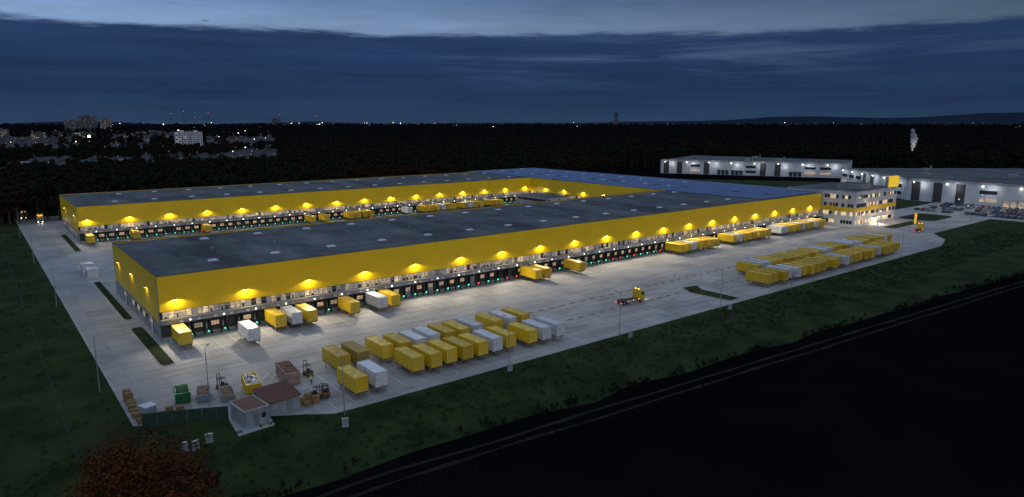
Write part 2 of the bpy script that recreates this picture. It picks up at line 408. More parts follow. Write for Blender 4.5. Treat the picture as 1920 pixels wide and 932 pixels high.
# ------------------------------------------------------------------ office building
OF=empty('office_building')
w=MB(); OX0,OX1,OY0,OY1,OH=289.6,333,-16,18,16.4
w.box(OX0,OX1,OY0,OY1,.12,OH,'white','roof'); w.box(OX0-.1,OX1+.1,OY0-.1,OY0+.3,OH,OH+.35,'steel'); w.box(OX0-.1,OX0+.3,OY0+.3,OY1,OH,OH+.35,'steel')
w.box(OX0+14,OX0+26,OY0+5,OY0+16,OH,OH+2.6,'ledge','roof')
w.obj('walls',OF)
w=MB(); rnd=random.Random(11)
for s in range(4):
    z0=1.3+s*3.9; z1=z0+1.7
    for i in range(30):
        a=OX0+1.2+i*1.38
        if i in(9,19): continue
        k='win1' if (rnd.random()<(.55 if s==0 else .22)) else 'glassdark' if rnd.random()<.7 else 'win3'
        w.box(a,a+1.2,OY0-.05,OY0-.004,z0,z1,k)
    for i in range(10):
        a=OY0+1+i*1.4
        k='win1' if rnd.random()<.25 else 'glassdark' if rnd.random()<.8 else 'win3'
        if i in(4,): continue
        w.box(OX0-.05,OX0-.004,a,a+1.2,z0,z1,k)
w.obj('windows',OF)
w=MB()
w.box(OX0-.12,OX1,OY0-.12,OY0-.06,7.1,8.9,'yellow'); w.box(OX0-.12,OX0-.06,OY0-.06,0,7.1,8.9,'yellow')
w.box(OX0+16,OX0+24,OY0-4,OY0-.15,3.6,3.9,'white'); 
for xx in(16.3,23.7): w.cyl((OX0+xx,OY0-3.7,.12),(OX0+xx,OY0-3.7,3.6),.15,.15,'steel')
w.box(OX0+17,OX0+23,OY0-.1,OY0-.055,.2,3.2,'win1'); w.box(OX0+16.5,OX0+23.5,OY0-3.6,OY0-1,3.54,3.59,'lampw')
w.obj('yellow_band_and_entrance',OF)
w=MB(); w.box(322,333.2,-16.4,-15,OH+.4,OH+5.6,'ywin'); w.box(321,322,-16.2,-15.2,OH,OH+5.6,'steel')
w.obj('roof_sign',OF)
for xx in(296,307,312,325): lamp('entrance_light','POINT',(xx,-19.5,4.2),400,(1,.7,.4),OF,rad=.4)
lamp('roof_sign_light','POINT',(300,-17.5,12),60,(1,.85,.6),OF)
m=MB(); m.box(-.9,.9,-.35,.35,0,.3,'kerb'); m.box(-.75,.75,-.22,.22,.3,5.2,'ywin'); m.box(-.76,.76,-.23,-.221,3.4,4.2,'red'); m.obj('sign_pillar',None,(322,-30,.24))

# ------------------------------------------------------------------ distant industrial halls
def hall(name,pts,h,nl,seed,openings=()):
    e=empty(name); w=MB(); rnd=random.Random(seed)
    w.prism(pts,0,h,'white','roof'); w.obj('walls_and_roof',e)
    w=MB()
    for (A,B) in openings:
        A=Vector((*A,0));B=Vector((*B,0)); L=(B-A).length; ang=math.atan2(B.y-A.y,B.x-A.x)
        w.T=Matrix.Translation(A)@Matrix.Rotation(ang,4,'Z')
        w.box(0,L,-.35,-.01,h-.5,h+.9,'ledge')
        x=3
        while x<L-12:
            k=rnd.random()
            if k<.45:
                w.box(x,x+9,-.1,-.02,h*.55,h*.72,'glassdark'); w.box(x,x+9,-.1,-.02,h*.2,h*.36,'win2' if rnd.random()<.5 else 'glassdark')
            elif k<.8:
                for q in range(3): w.box(x+q*3.6,x+q*3.6+2.8,-.12,-.02,.3,4.2,'dark' if rnd.random()<.7 else 'win2')
                w.box(x,x+10,-1.2,-.02,4.4,4.6,'ledge')
            else: w.box(x,x+5,-.15,-.02,.3,h-1,'dark')
            x+=12.5
        x=4
        while x<L-2:
            w.box(x,x+.5,-.9,-.4,h-1.6,h-1.3,'lampw'); x+=L/nl
    w.T=Matrix.Identity(4)
    w.obj('facade_details',e)
    for (A,B) in openings:
        A=Vector((*A,0));B=Vector((*B,0)); d=(B-A); n=Vector((d.y,-d.x,0)).normalized()
        k=nl
        for i in range(k):
            p=A+d*((i+.5)/k)+n*3; lamp('hall_light','POINT',(p.x,p.y,h-3),420,(.95,.95,1),e,rad=.4)
    return e
hall('industrial_hall',[(495,265),(572,122),(640,150),(600,305)],12.5,8,2,[((495,265),(572,122))])
hall('industrial_hall',[(505,95),(432,18),(426,-95),(560,-120),(610,10)],13,6,4,[((505,95),(432,18)),((432,18),(426,-95))])
m=MB()
for (x,y) in((540,200),(560,180),(585,220),(470,20),(500,-20),(480,-60),(520,40)):
    m.box(x,x+5,y,y+4,12.6 if y>100 else 13.1,15,'ledge'); m.cyl((x+8,y,12),(x+8,y,17),.5,.5,'steel')
m.obj('roof_units')

# ------------------------------------------------------------------ swap body containers
def container_mesh(name,body,rib,kind,roofk=None):
    m=MB(); L=7.45;W=2.5;z0=1.15;z1=3.95
    m.box(-W/2,W/2,0,L,z0+.12,z1,body,roofk or body)
    m.box(-W/2+.15,W/2-.15,.1,L-.1,z0-.12,z0+.115,'darkseam')
    for y in(0,L-.14):
        for x in(-W/2-.03,W/2-.1): m.box(x,x+.13,y-.03,y+.14,z0+.02,z1+.03,rib)
        m.box(-W/2-.03,W/2+.03,y-.035,y+.145,z1-.02,z1+.045,rib)
    for x in(-W/2-.035,W/2-.06):
        m.box(x,x+.095,.15,L-.15,z1-.03,z1+.035,rib); m.box(x,x+.095,.15,L-.15,z0,z0+.16,'darkseam')
    n=24 if kind=='rib' else 9
    for i in range(1,n):
        y=L*i/n
        for x in(-W/2-.03,W/2): m.box(x,x+.03,y-.03,y+.03,z0+.2,z1-.05,rib)
        if kind=='rib' and i%2: m.box(-W/2+.1,W/2-.1,y-.04,y+.04,z1,z1+.03,rib)
    m.box(-.02,.02,-.02,-.002,z0+.2,z1-.08,'darkseam')
    for x in(-.8,-.35,.35,.8): m.cyl((x,-.045,z0+.2),(x,-.045,z1-.1),.025,.025,'steel',6); 
    for x in(-.8,.35): m.box(x,x+.4,-.07,-.03,z0+1.1,z0+1.17,'steel')
    for zz in(z0+.6,z0+1.6,z0+2.4):
        m.box(-W/2+.1,-W/2+.3,-.03,-.003,zz,zz+.08,'steel'); m.box(W/2-.3,W/2-.1,-.03,-.003,zz,zz+.08,'steel')
    for y in(.9,L-1.1):
        for x in(-W/2+.12,W/2-.12):
            m.box(x-.06,x+.06,y-.06,y+.06,0,z0,'steel'); m.box(x-.13,x+.13,y-.13,y+.13,0,.04,'steel')
            m.cyl((x,y,.3),(x,y+(1.0 if y<3 else -1.0),z0-.02),.03,.03,'steel',5)
    if kind=='curtain':
        for i in range(5):
            y=.8+i*1.4
            for x in(-W/2-.034,W/2+.004): m.box(x,x+.03,y,y+.08,z0+.05,z0+.9,'darkseam')
    return m.mesh(name)
CM={'Y':container_mesh('swap_body_yellow','yellow2','yellowrib','plain','yellowroof'),
    'C':container_mesh('swap_body_curtain','yellow2','yellowrib','curtain','yellowroof'),
    'W':container_mesh('swap_body_white','white2','whiterib','plain'),
    'w':container_mesh('swap_body_white_ribbed','white2','whiterib','rib'),
    'O':container_mesh('swap_body_olive','olive','yellowrib','curtain')}
def cont(k,x,ynear,jit=.25):
    if k=='Y' and R()<.4: k='C'
    if k=='W' and R()<.4: k='w'
    mkobj('swap_body_container',CM[k],None,(x+U(-.12,.12),ynear+U(-jit,jit),.13),U(-.012,.012))
cont('Y',20.2,-56.2); cont('W',24.3,-56.2); cont('Y',23.0,-43.6); cont('O',27.0,-43.9)
for i,k in enumerate("YYYYYWY"): cont(k,33.6+i*3.75,-53.6,.4)
for i,k in enumerate("YYWWYYW"): cont(k,32.4+i*3.72,-43.9,.4)
for x,k in((61.5,'Y'),(65.4,'W'),(69.6,'W')): cont(k,x,-54.3)
for x,k in((60.2,'Y'),(64.3,'W'),(68.2,'Y')): cont(k,x,-43.9)
rowB="YYYWWYYYYYYYWYYYYYYWYYYY"
for i,k in enumerate(rowB): cont(k,151.5+i*3.75,-56.6+U(-.8,.6))
rowC="YWWYYYYYYYYYWWYYYWWWYYYYYWY"
for i,k in enumerate(rowC): cont(k,161+i*3.6,-46.3+U(-.8,.8))
for x,k,y in((2.9,'Y',-9.0),(15.2,'W',-15.3),(23.5,'Y',-9),(27.2,'W',-9),(30.9,'Y',-9.2),(42,'Y',-8.9),(49.8,'W',-8.9),(53.6,'Y',-8.9),
             (102.5,'Y',-8.9),(106.2,'Y',-8.9),(120.8,'Y',-8.9)): cont(k,x,y,.1)
for i in range(7): cont("YYWYYYY"[i],172+i*3.63,-9)
for i in range(8): cont("YWYYYYYY"[i],205+i*3.63,-9)
for i in range(11): cont("WWYYYWYYWYY"[i],240+i*3.63,-9)
for x,k in((97,'Y'),(104,'Y'),(117,'Y'),(120.7,'Y'),(124.3,'Y'),(128,'Y'),(150,'W'),(160,'Y'),(163.6,'Y'),(167.3,'Y'),(171,'W'),(174.6,'Y'),(178.2,'Y'),(185.5,'Y'),(189,'W'),(193,'Y'),(196.6,'Y'),(204,'Y'),(207.6,'Y'),(211,'Y'),(22,'Y'),(50,'Y'),(6,'Y')): cont(k,x,149.2,.1)

# ------------------------------------------------------------------ vehicles
def wheel(m,x,y,r=.5,w=.32):
    m.cyl((x,y-w/2,r),(x,y+w/2,r),r,r,'tyre',16); m.cyl((x,y-w/2-.01,r),(x,y+w/2+.01,r),r*.55,r*.55,'steel',12)
def truck(name,loc,rot,body=False,lights=True):
    e=empty(name,loc); e.rotation_euler=(0,0,rot)
    m=MB()
    for y in(-.45,.33): m.box(-4.2,3.2,y,y+.12,.85,1.1,'darkseam')
    for x in(-4,-2.5,-1,.6): m.box(x,x+.14,-.8,.8,.9,1.08,'darkseam')
    m.box(-4.3,-4.18,-1.2,1.2,.55,.75,'darkseam')
    for y in(-1.25,.95): m.box(-3.6,-1.2,y,y+.3,1.05,1.1,'black'); m.box(.4,1.6,y,y+.35,.5,.95,'steel')
    m.cyl((1.2,-.9,.7),(.2,-.9,.7),.28,.28,'steel',12)
    m.obj('chassis',e)
    m=MB()
    for x in(-3.2,-1.9,3.0):
        for y in(-1.05,1.05): wheel(m,x,y)
    m.obj('wheels',e)
    m=MB()
    m.taper(2.1,4.2,-1.22,1.22,.7,2.1,4.2,-1.22,1.22,1.9,'yellow2'); m.taper(2.1,4.2,-1.22,1.22,1.9,2.15,3.95,-1.15,1.15,3.0,'yellow2')
    m.taper(2.2,3.6,-1.1,1.1,3.0,2.2,2.9,-1.05,1.05,3.45,'yellow2')
    m.poly([(4.212,-1.08,1.95),(4.212,1.08,1.95),(3.98,1.02,2.88),(3.98,-1.02,2.88)],'glassdark',[(0,1,2,3)])
    for s in(-1,1):
        m.poly([(3.0,s*1.235,1.95),(4.0,s*1.235,1.95),(3.8,s*1.185,2.75),(3.0,s*1.185,2.75)],'glassdark',[(0,1,2,3) if s<0 else (3,2,1,0)])
        m.box(4.0,4.1,s*1.38-.1,s*1.38+.1,2.0,2.6,'darkseam')
    m.box(4.2,4.32,-1.2,1.2,.45,.85,'darkseam'); m.box(4.205,4.23,-.9,.9,1.05,1.7,'darkseam')
    m.obj('cab',e)
    m=MB()
    for s in(-1,1): m.box(4.325,4.35,s*.85-.16,s*.85+.16,.6,.76,'lampw'); m.box(-4.34,-4.305,s*1.0-.18,s*1.0+.18,.58,.72,'red')
    for s in(-.6,.6): m.cyl((2.6,s,3.46),(2.6,s,3.62),.1,.08,'orange',8)
    for x in(-2,0,2): m.box(x,x+.12,-1.27,-1.24,.9,1.0,'orange')
    m.obj('lamps',e)
    if body:
        o=mkobj('swap_body',CM['Y'],e,(2.0,0,0),math.pi/2); 
    if lights:
        lamp('headlight','SPOT',(4.5,0,.8),300,(1,.85,.6),e,aim=(1,0,-.12),size=math.radians(70),rad=.1)
        lamp('beacon','POINT',(2.6,0,4.0),40,(1,.5,.15),e,rad=.1)
    return e
truck('truck',(106.6,-41.8,.13),math.radians(-3))
truck('truck',(300,-40,.13),math.radians(12))
truck('truck',(-4,240,.13),math.radians(-95),body=True); truck('truck',(-9,262,.13),math.radians(-100),body=True,lights=False)
def car_mesh():
    m=MB()
    m.taper(-2.15,2.15,-.86,.86,.28,-2.2,2.2,-.88,.88,.62,'carp'); m.taper(-2.2,2.2,-.88,.88,.62,-2.05,2.0,-.8,.8,.92,'carp')
    m.taper(-1.75,1.05,-.79,.79,.92,-1.2,.35,-.62,.62,1.42,'glassdark'); m.taper(-1.2,.35,-.62,.62,1.42,-1.1,.25,-.55,.55,1.47,'carp')
    for x in(-1.35,1.35):
        for y in(-.78,.78): wheel(m,x,y,.32,.22)
    for s in(-.6,.6): m.box(2.19,2.215,s-.15,s+.15,.62,.74,'skyl'); m.box(-2.215,-2.19,s-.15,s+.15,.66,.78,'pink')
    return m.mesh('car')
CAR=car_mesh()
for (x0,ya,yb) in((382.5,-97,-6),(398.5,-97,-6),(410.5,-97,-6),(422,-92,-6),(366,20,60),(352,-2,30)):
    y=ya
    while y<yb:
        if R()<.85: mkobj('parked_car',CAR,None,(x0+U(-.2,.2),y,.13),U(-.03,.03)+(math.pi if R()<.5 else 0))
        y+=2.7
for x,y in((385,22),(388,36),(392,52),(400,66)): cont('W',x,y); 

# ------------------------------------------------------------------ street lamps, cabinets, fence
def street_lamp(x,y,h=10.4,ang=90,lit=False):
    m=MB(); m.cyl((0,0,0),(0,0,.9),.13,.12,'steel'); m.cyl((0,0,.9),(0,0,h),.09,.055,'steel')
    a=math.radians(ang); d=Vector((math.cos(a),math.sin(a),0))
    m.cyl((0,0,h-.03),tuple(d*1.2+Vector((0,0,h+.1))),.045,.04,'steel',6)
    m.T=Matrix.Translation(d*1.5+Vector((0,0,h+.08)))@Matrix.Rotation(a,4,'Z')
    m.taper(-.45,.45,-.17,.17,0,-.35,.35,-.12,.12,.12,'steel'); m.box(-.3,.3,-.1,.1,-.03,-.002,'lampw' if lit else 'skyl'); m.T=Matrix.Identity(4)
    o=m.obj('street_lamp',None,(x,y,.05))
    if lit: lamp('light','POINT',d*1.5+Vector((0,0,h-.3)),350,(1,.85,.65),o,rad=.3)
for x,y,a in((-15.3,-23.5,0),(-1.5,-42.5,60),(15,-60.5,90),(50,-60.5,90),(82,-60.5,90),(120,-61,90),(155,-61,90),(192,-61,90),(230,-61,90),(-15,50,0),(-15,120,0),(-15,190,0)): street_lamp(x,y,ang=a)
for x,y in((350,-44),(380,-30),(415,-30),(352,-8),(390,-60),(415,-80),(415,30),(380,60)): street_lamp(x,y,8,90,True)
def cabinet(x,y,s=1):
    m=MB(); m.box(-.5*s,.5*s,-.25,.25,0,.1,'kerb'); m.box(-.45*s,.45*s,-.22,.22,.1,1.35,'hut'); m.box(-.5*s,.5*s,-.27,.27,1.35,1.42,'steel'); m.box(-.01,.01,-.235,-.222,.15,1.3,'darkseam')
    m.obj('utility_cabinet',None,(x,y,.01),U(-.5,.3))
for x,y in((13.2,-64.6),(49.4,-61.5),(84,-62),(122,-62.5),(-9,-57.5),(-7.6,-57.9),(-5.4,-56.8)): cabinet(x,y,1.1)
m=MB()
fp=[(-22,230),(-22,-52),(-4,-66),(60,-69.5),(200,-72.5),(290,-72),(340,-66)]
for a,b in zip(fp,fp[1:]):
    a=Vector(a);b=Vector(b);L=(b-a).length;n=max(1,int(L/3))
    for i in range(n):
        p=a+(b-a)*(i/n); m.cyl((p.x,p.y,0),(p.x,p.y,2.1),.03,.03,'darkseam',5)
    for zz in(.1,.7,1.3,2.0): m.cyl((a.x,a.y,zz),(b.x,b.y,zz),.010,.010,'darkseam',4,False)
m.obj('wire_fence')
for x0 in(66,126,238):
    m=MB()
    for q in range(4): m.cyl((q*1.2,0,0),(q*1.2,0,1.1),.05,.05,'yellow2',6)
    for zz in(.55,1.08): m.cyl((0,0,zz),(3.6,0,zz),.04,.04,'yellow2',6)
    m.obj('guard_railing',None,(x0,-18 if x0==66 else -2.5,.13))
m=MB()
for q in range(6): m.box(0,1.6,-q*.3-.3,-q*.3,0,1.1-q*.18,'ledge')
for q in(.05,1.55): m.cyl((q,0,2.1),(q,-1.8,1.1),.03,.03,'steel',6); m.cyl((q,-1.8,0),(q,-1.8,1.1),.03,.03,'steel',6)
m.obj('dock_stairs',None,(127.5,-1.2,.13))
m=MB(); m.cyl((0,0,0),(0,0,3),.04,.04,'steel',6); m.cyl((0,-.05,2.9),(0,-.07,2.9),.38,.38,'pink',16); m.cyl((0,-.071,2.9),(0,-.08,2.9),.28,.28,'mark',16) ; m.obj('traffic_sign',None,(132,-36.5,.13))

# ------------------------------------------------------------------ recycling area
def skip(name,loc,rot,col,fill=None,L=5.5,W=2.3,H=1.6,slope=.5):
    m=MB()
    p=[(-L/2+slope,-W/2),(L/2-slope,-W/2),(L/2-slope,W/2),(-L/2+slope,W/2)]
    t=.08
    o=[(-L/2,-W/2),(L/2,-W/2),(L/2,W/2),(-L/2,W/2)]
    b3=[(x,y,.15) for x,y in p]; t3=[(x,y,H) for x,y in o]; ti=[(x*(1-t),y*(1-t*1.6),H) for x,y in o]; bi=[(x*.93,y*.9,.3) for x,y in p]
    m.poly(b3+t3+ti+bi,col,[(0,1,5,4),(1,2,6,5),(2,3,7,6),(3,0,4,7),(4,5,9,8),(5,6,10,9),(6,7,11,10),(7,4,8,11),(8,9,13,12),(9,10,14,13),(10,11,15,14),(11,8,12,15),(12,13,14,15),(3,2,1,0)])
    for i in range(7):
        x=-L/2+.6+i*(L-1.2)/6
        for s in(-1,1): m.box(x-.04,x+.04,s*(W/2+.03)-.035,s*(W/2+.03)+.035,.3,H-.05,col)
    for y in(-.6,.5): m.box(-L/2+.7,L/2-.7,y,y+.1,0,.15,'darkseam')
    if fill:
        for i in range(90):
            x=U(-L/2+.5,L/2-.5);y=U(-W/2+.35,W/2-.35);z=U(H-.6,H+.05);r=U(.14,.34)
            m.taper(x-r,x+r*.8,y-r,y+r,z-r,x-r*U(.4,.8),x+r*U(.4,.8),y-r*.6,y+r*.7,z+r*.5,fill if R()<.8 else 'wood')
    m.obj(name,None,loc,rot)
skip('yellow_skip',(6.6,-39.4,.13),math.radians(80),'yellow2','bags',6.6,2.6,2.0)
skip('grey_skip',(-1.4,-38.5,.13),math.radians(75),'hut','rust',5,2.2,1.5)
skip('grey_skip',(1.8,-41,.13),math.radians(80),'ledge','wood',5,2.2,1.4)
skip('green_skip',(-4.6,-37.5,.13),math.radians(80),'greenp',None,4.6,2.3,2.2,.9)
skip('open_container',(13.6,-38.9,.13),math.radians(85),'pink','rust',7.6,2.6,2.4,.05)
m=MB(); m.box(-1.9,1.9,-2.8,2.8,0,2.9,'hut'); m.box(-2.1,2.1,-3.0,3.0,2.9,3.05,'kerb'); m.box(-1.85,1.85,-2.75,2.75,3.052,3.07,'brownroof')
for q in range(5): m.box(-1.94,-1.902,-2.3+q*.95,-1.6+q*.95,.3,2.4,'ledge')
m.box(-.5,.4,-2.84,-2.802,.1,2.1,'steel'); m.box(.8,1.5,-2.84,-2.802,1.2,2.0,'glassdark'); m.obj('flat_roof_hut',None,(1.9,-53.0,.1),math.radians(6))
m=MB(); m.box(-2.9,2.9,-2.4,2.4,0,2.3,'hut')
m.poly([(-3.1,-2.7,2.25),(3.1,-2.7,2.25),(3.1,2.7,3.3),(-3.1,2.7,3.3),(-3.1,-2.7,2.4),(3.1,-2.7,2.4),(3.1,2.7,3.45),(-3.1,2.7,3.45)],'brownroof',[(0,3,2,1),(0,1,5,4),(1,2,6,5),(2,3,7,6),(3,0,4,7),(4,5,6,7)])
m.box(-2.9,2.9,2.2,2.4,2.3,3.2,'hut'); m.box(.4,1.5,-2.44,-2.402,.1,2.0,'steel'); m.box(-2.2,-.6,-2.44,-2.402,.9,1.8,'ledge'); m.obj('lean_to_shed',None,(7.3,-50.8,.1),math.radians(6))
m=MB(); m.prism([(-1.3,-57.5),(4.6,-57),(5.4,-49.5),(-.6,-49.8)],-.1,.1,'kerb'); m.obj('hut_base_slab')
m=MB()
gp=[(-12.3,-44.8),(-2.2,-49.4),(-.6,-50.4)]
for a,b in zip(gp,gp[1:]):
    a=Vector(a);b=Vector(b);n=int((b-a).length/2.5)+1
    ang=math.atan2(b.y-a.y,b.x-a.x)
    for i in range(n):
        p=a+(b-a)*(i/n); L=(b-a).length/n
        m.T=Matrix.Translation((p.x,p.y,0))@Matrix.Rotation(ang,4,'Z')
        m.cyl((0,0,0),(0,0,2.5),.05,.05,'darkseam',6)
        m.box(.06,L-.06,-.02,.02,.15,2.4,'screen')
m.T=Matrix.Identity(4); m.obj('screen_fence')
def pallets(x,y,n,rot=0):
    m=MB()
    for i in range(n):
        z=i*.15; dx=U(-.05,.05)
        for q in range(5): m.box(-.6+q*.25+dx,-.6+q*.25+.18+dx,-.4,.4,z+.12,z+.145,'wood')
        for q in(-.35,0,.3): m.box(-.6+dx,.58+dx,q,q+.09,z+.0,z+.12,'wood')
    m.obj('pallet_stack',None,(x,y,.13),rot)
for i in range(9): pallets(-12.2+U(-.2,.2),-31-i*1.5,random.randint(6,13),U(-.1,.1))
for x,y,n in((11.2,-52,8),(12.4,-51.5,10),(11.6,-53.2,6),(13.2,-53,9),(10.4,-47,5),(-7.5,-41,6),(-6.2,-42.5,8),(3.6,-45.2,7),(4.9,-45.6,5),(-9,-42,5)): pallets(x,y,n,U(-.3,.3))
def forklift(x,y,rot,col='orangep'):
    e=empty('forklift',(x,y,.13)); e.rotation_euler=(0,0,rot); m=MB()
    m.taper(-1.2,.7,-.55,.55,.25,-1.15,.7,-.55,.55,.85,col); m.taper(-1.25,-.4,-.5,.5,.85,-1.15,-.45,-.45,.45,1.2,'dark'); m.obj('body',e)
    m=MB()
    for px,py in((-.5,-.45),(-.5,.45),(.55,-.45),(.55,.45)): m.cyl((px,py,.85),(px*.9,py,2.15),.04,.04,'darkseam',6)
    m.box(-.55,.6,-.5,.5,2.15,2.22,'darkseam')
    for py in(-.32,.32): m.box(.78,.88,py-.05,py+.05,.15,2.9,'darkseam'); m.box(.9,2.0,py-.06,py+.06,.14,.19,'steel')
    for zz in(.5,1.6,2.8): m.box(.79,.87,-.27,.27,zz,zz+.1,'darkseam')
    m.box(.885,.93,-.5,.5,.3,.8,'darkseam'); m.box(-.3,.1,-.25,.25,.86,1.0,'black'); m.box(-.4,-.3,-.25,.25,1.0,1.5,'black'); m.obj('mast_and_cage',e)
    m=MB()
    for px,r in((-.85,.27),(.45,.33)):
        for py in(-.5,.5): m.cyl((px,py-.11,r),(px,py+.11,r),r,r,'tyre',14)
    m.obj('wheels',e)
    m=MB(); m.cyl((-.4,.3,2.22),(-.4,.3,2.36),.07,.06,'rust',8); m.obj('beacon',e)
forklift(15.6,-51.6,math.radians(-120)); forklift(17.2,-39.5,math.radians(100),'rust'); forklift(14.2,-51.2,math.radians(-60)); forklift(2.3,-36.3,2.0,'pink')
m=MB(); m.box(-.9,.9,-1,1,0,2.2,'hut'); m.box(-1,1,-1.1,1.1,2.2,2.3,'skyl'); m.box(-.4,.4,-1.04,-1.002,.1,1.9,'ledge'); m.obj('small_cabin',None,(-10.8,-41.6,.13),.3)
for x,y in((.8,86),(.6,96)): 
    m=MB(); m.box(-1.5,1.5,-2,2,0,2.6,'white'); m.box(-1.6,1.6,-2.1,2.1,2.6,2.75,'skyl'); m.box(-1.54,-1.502,-1,.6,.2,2.2,'glassdark'); m.obj('site_cabin',None,(x-3,y,.13))
def person(loc,rot):
    e=empty('worker',loc); e.rotation_euler=(0,0,rot)
    def add(name,J,E,mat):
        me=bpy.data.meshes.new(name); me.from_pydata([j[0] for j in J],E,[]); me.materials.append(M[mat])
        o=mkobj(name,me,e); o.modifiers.new('s','SKIN')
        for i,j in enumerate(J): me.skin_vertices[0].data[i].radius=(j[1],j[1])
        me.skin_vertices[0].data[0].use_root=True
        o.modifiers.new('ss','SUBSURF').levels=1
    J=[((0,0,.95),.15),((0,0,1.2),.15),((0,0,1.42),.16),((0,0,1.55),.06),((-.2,0,1.42),.065),((-.3,.05,1.15),.05),((-.2,.28,1.05),.04),((.2,0,1.42),.065),((.32,.05,1.15),.05),((.25,.28,1.1),.04)]
    E=[(0,1),(1,2),(2,3),(2,4),(4,5),(5,6),(2,7),(7,8),(8,9)]
    add('jacket',J,E,'vest')
    add('trousers',[((0,0,.95),.14),((-.1,0,.88),.1),((-.12,.03,.5),.07),((-.13,0,.1),.05),((-.13,.14,.04),.04),((.1,0,.88),.1),((.13,.0,.5),.07),((.14,-.04,.1),.05),((.14,.1,.04),.04)],[(0,1),(1,2),(2,3),(3,4),(0,5),(5,6),(6,7),(7,8)],'cloth')
    add('head',[((0,0,1.55),.055),((0,.01,1.66),.085),((0,.01,1.76),.08)],[(0,1),(1,2)],'skin')
person((11.4,-43.6,.13),.4); person((16.0,-44.2,.13),2.0)

# ------------------------------------------------------------------ trees
def tree_mesh(name,h,rad,leaf,nl,ls,ncl=14,trunk=True,seed=0):
    rnd=random.Random(seed); m=MB()
    if trunk:
        m.cyl((0,0,0),(.1,0,h*.5),h*.028,h*.018,'bark',7,False); m.cyl((.1,0,h*.5),(0,.1,h*.85),h*.018,h*.006,'bark',6,False)
        for i in range(9):
            a=rnd.uniform(0,6.28); z=h*rnd.uniform(.3,.6); m.cyl((.05,0,z),(math.cos(a)*rad*.7,math.sin(a)*rad*.7,z+h*.22),h*.011,h*.003,'bark',5,False)
    cl=[]
    for i in range(ncl):
        a=rnd.uniform(0,6.28); zz=rnd.uniform(.33,.93); rr_=rad*math.sqrt(max(.05,1-((zz-.58)/.42)**2))*rnd.uniform(.25,.85)
        cl.append((Vector((math.cos(a)*rr_,math.sin(a)*rr_,h*zz)),rad*rnd.uniform(.18,.38)))
    for i in range(nl):
        c,r=cl[i%ncl]; 
        d=Vector((rnd.gauss(0,1),rnd.gauss(0,1),rnd.gauss(0,.8))).normalized()*r*rnd.uniform(.5,1.12)
        p=c+d; n=(d.normalized()+Vector((rnd.uniform(-.6,.6),rnd.uniform(-.6,.6),rnd.uniform(0,.8)))).normalized()
        a=n.orthogonal().normalized(); a=(Matrix.Rotation(rnd.uniform(0,6.28),3,n)@a); b=n.cross(a); s=ls*rnd.uniform(.6,1.3)
        m.poly([tuple(p+a*s),tuple(p+b*s*.7),tuple(p-a*s),tuple(p-b*s*.7)],leaf,[(0,1,2,3)])
    return m.mesh(name)
mkobj('autumn_tree',tree_mesh('autumn_tree',13,8.5,'leafO',15000,.19,48,seed=3),None,(-18,-80,0))
T1=tree_mesh('bushy_tree',9,4,'leafG',4000,.18,16,seed=4)
for x,y,s in((-36,-76,1.1),(-40,-66,1.3),(-47,-50,1.2),(-33,-88,.9),(-55,-20,1.5),(-60,20,1.6),(-64,60,1.7),(-50,-72,1.3),(-27,-70,.45),(-24,-84,.6),(-9,-72,.35)): mkobj('dark_tree',T1,None,(x,y,0),U(0,6),s)
SH=tree_mesh('shrub',2.2,1.4,'leafG',500,.1,7,False,seed=8)
def scatter(name,child,tm,pts):
    V=[];F=[]
    for (x,y,s) in pts:
        a=U(0,6.28); o=len(V)
        for j in range(3):
            t=a+j*2.0944; V.append((x+math.cos(t)*s*.8774,y+math.sin(t)*s*.8774,0))
        F.append((o,o+1,o+2))
    me=bpy.data.meshes.new(name); me.from_pydata(V,[],F); f=mkobj(name,me)
    f.instance_type='FACES'; f.use_instance_faces_scale=True; f.instance_faces_scale=1.0
    f.show_instancer_for_render=False; f.show_instancer_for_viewport=False
    mkobj(child,tm,f)
pts=[]
for i in range(1100):
    x=U(-60,520); 
    if noise.noise(Vector((x*.03,0,7)))<-.12 and R()<.8: continue
    pts.append((x,tray(x)+3.0+abs(random.gauss(0,1.6)),U(.12,.6)))
for i in range(500):
    x=U(-60,520); pts.append((x,tray(x)-4.4+random.gauss(0,1.1),U(.12,.4)))
for i in range(400):
    x=U(-60,520); pts.append((x,tray(x)-1.2+random.gauss(0,.3),U(.08,.2)))
scatter('scrub_strip','shrubs',SH,pts)
TU=tree_mesh('tuft',.5,.6,'grass',60,.09,5,False,seed=9)
pts=[]
for i in range(2500):
    x=U(-60,330); pts.append((x,U(-78,-61.5) if x>12 else U(-78,-50),U(.4,1.1)))
for i in range(900): pts.append((U(-60,-14.5),U(-60,200),U(.4,1.1)))
scatter('grass_tufts','tufts',TU,[p for p in pts if not(-22<p[0]<12 and p[1]>-56 and p[0]>-13.6)])

